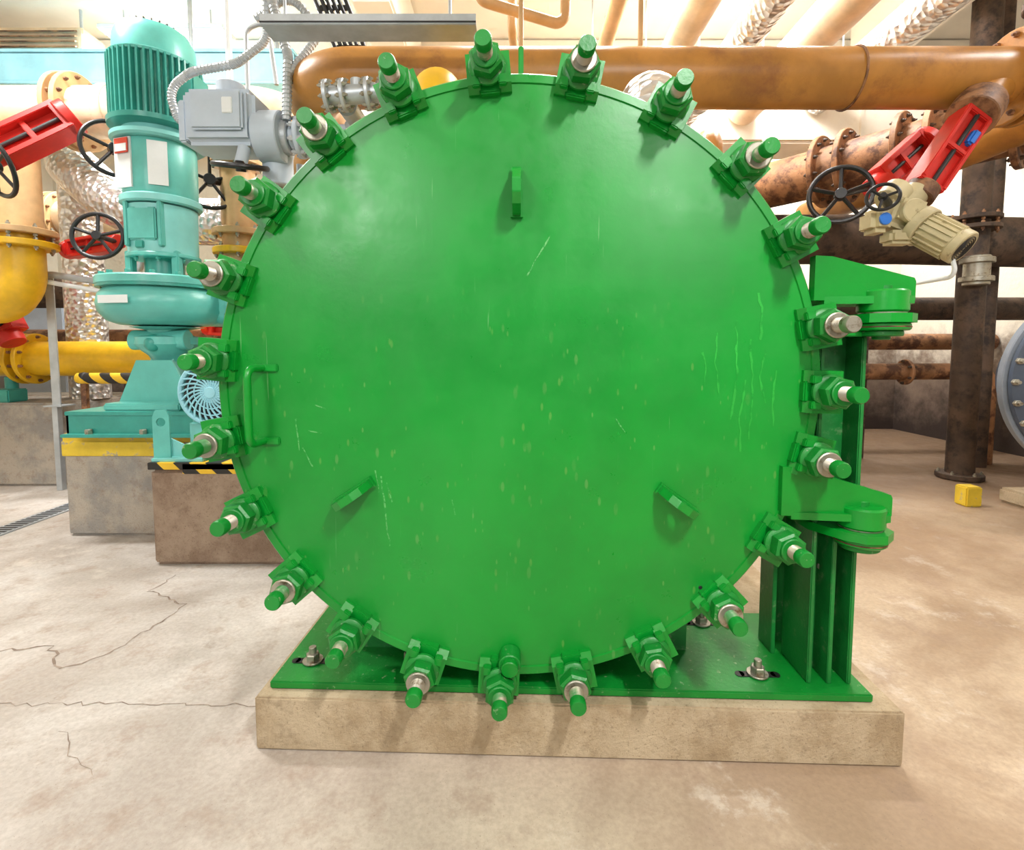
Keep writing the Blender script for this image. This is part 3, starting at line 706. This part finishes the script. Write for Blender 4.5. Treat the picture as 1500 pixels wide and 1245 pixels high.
for x in (-5.5,-4.5): b.cyl((x,5.6,4.5),(x,5.6,4.79),.015,'galv',8)
b.done()
b=B('grey_floor_cabinet'); b.box((-6.3,7.1,1.0),(.9,.6,2.0),'grey',.02); b.box((-6.3,6.785,1.0),(.8,.03,1.85),'grey',.01); b.box((-5.98,6.76,1.1),(.03,.03,.15),'black',.004); b.done()
b=B('floor_drain_grate'); b.box((-3.55,3.6,.004),(.17,2.6,.008),'galv',.002)
for k in range(64): b.box((-3.55,2.33+.04*k,.009),(.12,.018,.003),'dark',0)
b.done()

# ---------------------------------------------------------------- right background
b=B('rusty_header_pipe'); p0=V((1.9,5.9,2.85)); p1=V((3.95,3.25,2.85)); d=(p1-p0).normalized()
b.tube([p0-V((0,0,2.85)),p0,p1,p1+V((1.0,0,0))],.21,'rust',32,R=.35)
for f in (.44,.50,.62,.68,.82): b.flange(p0.lerp(p1,f),d,.31,.045,12,'rust','rustdk')
b.done()
b=B('dark_return_pipe'); b.tube([(1.4,5.2,0),(1.4,5.2,2.35),(3.9,5.2,2.35),(5.98,5.2,2.3)],.24,'rustdk',28,R=.35)
for x in (2.3,2.4): b.flange((x,5.2,2.35),(1,0,0),.33,.045,12,'rustdk','rust')
b.done()
b=B('dark_return_pipe'); b.tube([(1.1,5.9,1.72),(5.98,5.9,1.72)],.13,'rustdk',20)
for x in (1.5,4.0): b.box((x,5.9,.82),(.12,.12,1.64),'rustdk',.005)
b.done()
b=B('dark_return_pipe'); b.tube([(1.6,6.4,0),(1.6,6.4,1.35),(5.98,6.4,1.35)],.10,'rust',20,R=.2); b.done()
b=B('dirty_low_pipe'); b.tube([(1.3,5.6,0),(1.3,5.6,1.0),(5.2,5.6,1.02),(5.2,5.6,0)],.09,'rust',16,R=.15)
for x in (2.6,4.3): b.flange((x,5.6,1.01),(1,0,0),.14,.03,6,'rust','rustdk')
b.done()
b=B('steel_post'); b.box((2.9,5.55,1.25),(.1,.02,2.5),'rustdk',.005); b.box((2.9,5.60,1.25),(.02,.1,2.5),'rustdk',.005); b.box((2.9,5.57,.01),(.2,.2,.02),'rustdk',.003); b.done()
red_valve('red_gate_valve',(2.80,3.60,2.66),(2.46,3.50,2.38),.2,(2.10,3.35,2.25),(-.5,-1,.1),.175)
b=B('motorised_valve')
t=V((2.46,2.84,2.50)); o_=V((2.2,2.8,2.13)); dd=(t-o_).normalized(); x,y,z=basis(dd,(0,1,0)); rm=Matrix((x,y,z)).transposed()
L=(t-o_).length
for s_ in (-1,1): b.box((t+o_)/2+x*s_*.065,(.022,.13,L),'red',.004,rm)
b.box((t+o_)/2-y*.01,(.13,.05,L),'red',.003,rm)
for f in (0,.5,1): b.box(o_.lerp(t,f),(.15,.12,.03),'red',.005,rm)
b.cyl(o_-y*.045,t-y*.045,.012,'dark',10)
b.box(o_.lerp(t,.72)-y*.03+x*.05,(.05,.07,.09),'blue',.01,rm)
b.cyl(t,t+V((.10,.06,.10)),.12,'rust'); b.cyl(t+V((.10,.06,.10)),t+V((.28,.14,.26)),.09,'brown'); b.cyl(o_-dd*.08,o_,.08,'rust')
c=V((2.07,2.78,1.97))
b.X=Matrix.Translation(c)@Matrix.Scale(.88,4)@Matrix.Translation(-c)
b.box(c,(.24,.2,.2),'tan',.04,Matrix.Rotation(.35,3,'Y'),3)
b.cyl(c+V((-.1,-.02,.08)),c+V((-.02,0,.16)),.08,'tan'); b.cyl(c+V((-.02,-.1,.0)),c+V((-.02,-.14,0)),.07,'tan')
b.cyl(c+V((.0,0,.05)),c+V((.1,.01,.15)),.075,'tan')
md=V((.40,-.62,-.58)).normalized()
b.cyl(c+md*.1,c+md*.16,.115,'tan',32); b.cyl(c+md*.16,c+md*.36,.09,'tan',32)
for k in range(20):
    xx,yy,zz=basis(md); a=2*math.pi*k/20; q=xx*math.cos(a)+yy*math.sin(a)
    b.box(c+md*.25+q*.094,(.005,.018,.17),'tan',0,Matrix((xx,yy,zz)).transposed()@Matrix.Rotation(a+math.pi/2,3,'Z'))
b.cyl(c+md*.34,c+md*.39,.098,'tan',32)
for k in range(6):
    b.torus(c+md*.391,md,.012+.012*k,.003,'dark',24,5)
b.box(c+V((-.17,-.02,-.04)),(.12,.16,.14),'tan',.03); b.cyl(c+V((-.17,-.1,-.04)),c+V((-.17,-.115,-.04)),.035,'blue')
b.box(c+V((-.05,-.05,-.14)),(.16,.12,.08),'tan',.02)
b.cyl(c+V((-.12,-.05,.06)),c+V((-.2,-.12,.08)),.025,'black'); b.wheel(c+V((-.2,-.12,.08)),(-.6,-.9,.3),.08,rim=.01,sp=3)
b.tube([c+md*.3,c+md*.34+V((.02,0,-.18)),c+V((.12,.2,-.4))],.012,'white',8,R=.05)
b.done()
b=B('rusty_riser_pipe'); b.tube([(4.38,4.94,0),(4.38,4.94,4.79)],.115,'rustdk',24)
for z in (2.40,2.49): b.flange((4.38,4.94,z),up,.2,.04,8,'rustdk','rust')
b.flange((4.38,4.94,.03),up,.19,.05,6,'rustdk')
b.cyl((4.3,4.8,1.85),(4.3,4.8,2.12),.10,'steel'); b.cyl((4.3,4.8,1.88),(4.3,4.8,1.93),.13,'steel');b.cyl((4.3,4.8,2.05),(4.3,4.8,2.1),.13,'steel')
b.done()
b=B('rusty_riser_pipe'); b.tube([(5.0,5.45,0),(5.0,5.45,4.79)],.09,'rustdk',20); b.done()
b=B('rusty_riser_pipe'); b.tube([(3.35,3.3,3.06),(3.35,3.3,4.79)],.09,'rust',20); b.flange((3.35,3.3,3.1),up,.17,.05,8,'rust'); b.flange((3.35,3.3,3.4),up,.16,.05,8,'rustdk'); b.done()
b=B('white_hose'); b.tube([(2.95,2.75,3.4),(2.8,2.7,2.9),(2.78,2.7,2.5),(2.95,2.7,2.3),(3.3,2.9,2.2)],.012,'white',8,R=.2); b.done()
b=B('neighbouring_vessel'); nc=V((3.87,3.2,1.05)); fd=V((-.25,-1,0)).normalized()
b.lathe([(0,.04),(.60,.04),(.63,.03),(.635,0),(0,0)],nc,fd,'bluegrey',96); b.cyl(nc-fd*.07,nc-fd*.01,.66,'flg',96); b.cyl(nc-fd*.55,nc-fd*.05,.40,'bluegrey',48)
xx,yy,zz=basis(fd)
for k in range(28):
    a=2*math.pi*k/28; q=nc+(xx*math.cos(a)+yy*math.sin(a))*.615
    b.hexn(q+fd*.03,q+fd*.055,.022,'steel'); b.cyl(q-fd*.09,q+fd*.08,.012,'steel',12); b.hexn(q-fd*.095,q-fd*.07,.022,'steel')
for k in (.2,.45): b.box(nc-fd*k+V((.1,0,-.7)),(.4,.08,.7),'bluegrey',.005)
b.done()
b=B('concrete_curb'); b.box((5.0,3.95,.06),(1.9,.5,.12),'conc',.02); b.done()
b=B('yellow_marker_block'); b.box((3.70,4.08,.08),(.13,.12,.16),'yel_p',.01); b.done()
b=B('dark_equipment_crate'); b.box((2.6,7.2,.45),(1.5,.8,.9),'rustdk',.02); b.box((2.6,7.2,.93),(1.56,.86,.06),'rustdk',.01)
for x in (2.1,2.6,3.1): b.box((x,6.79,.45),(.05,.02,.86),'rust',.003)
b.done()

# ---------------------------------------------------------------- lights (ceiling fluorescents)
def lamp(x,y,z,rz,P,sx=1.3,sy=.35,col=(1,.985,.965)):
    b=B('fluorescent_fixture',None,(x,y,z),rz)
    b.box((0,0,.06),(sx,.26,.05),'white',.01)
    for yy in (-.06,.06): b.cyl((-sx/2+.04,yy,.02),(sx/2-.04,yy,.02),.014,'tube',10)
    b.cyl((-sx*.35,0,.08),(-sx*.35,0,4.79-z),.008,'galv',6,0); b.cyl((sx*.35,0,.08),(sx*.35,0,4.79-z),.008,'galv',6,0)
    fx=b.done()
    l=bpy.data.lights.new('fluorescent_light','AREA'); l.shape='RECTANGLE'; l.size=sx; l.size_y=sy; l.energy=P; l.color=col
    o=bpy.data.objects.new('fluorescent_light',l); sc.collection.objects.link(o); o.location=(0,0,-.02); o.parent=fx
    return o
lamp(.95,-.45,3.3,math.pi/2,120,.6,.12)
lamp(-1.7,-.6,3.6,math.pi/2,45,.8,.2)
lamp(-3.4,3.1,4.55,0,170,1.3,.35)
lamp(-3.6,5.6,4.5,0,190)
lamp(2.0,4.4,4.45,0,240)
lamp(3.9,2.2,4.4,0,80)
lamp(-.6,7.2,4.4,0,150)
lamp(.3,3.9,4.5,0,110)
lamp(4.4,6.8,4.4,0,120)  # extra lamp added to brighten the right back wall
# unseen lamps added behind the camera for door highlights and fill, tilted towards vessel
for x,y,P in ((-2.9,-5.0,150),(2.4,-5.0,80)):
    o=lamp(x,y,3.7,0,P,1.4,.5); o.rotation_euler=(math.radians(58),0,0)
w=bpy.data.worlds.new('hall_ambient'); sc.world=w; w.use_nodes=True
w.node_tree.nodes['Background'].inputs[0].default_value=(1,.99,.975,1); w.node_tree.nodes['Background'].inputs[1].default_value=.45

# ---------------------------------------------------------------- camera
cd=bpy.data.cameras.new('camera'); cam=bpy.data.objects.new('camera',cd); sc.collection.objects.link(cam)
cd.sensor_width=36; cd.sensor_fit='HORIZONTAL'; cd.lens=18.0; cd.shift_y=-.04; cd.clip_start=.05
cam.location=(0,0,1.27); cam.rotation_euler=(math.radians(86),0,0); sc.camera=cam
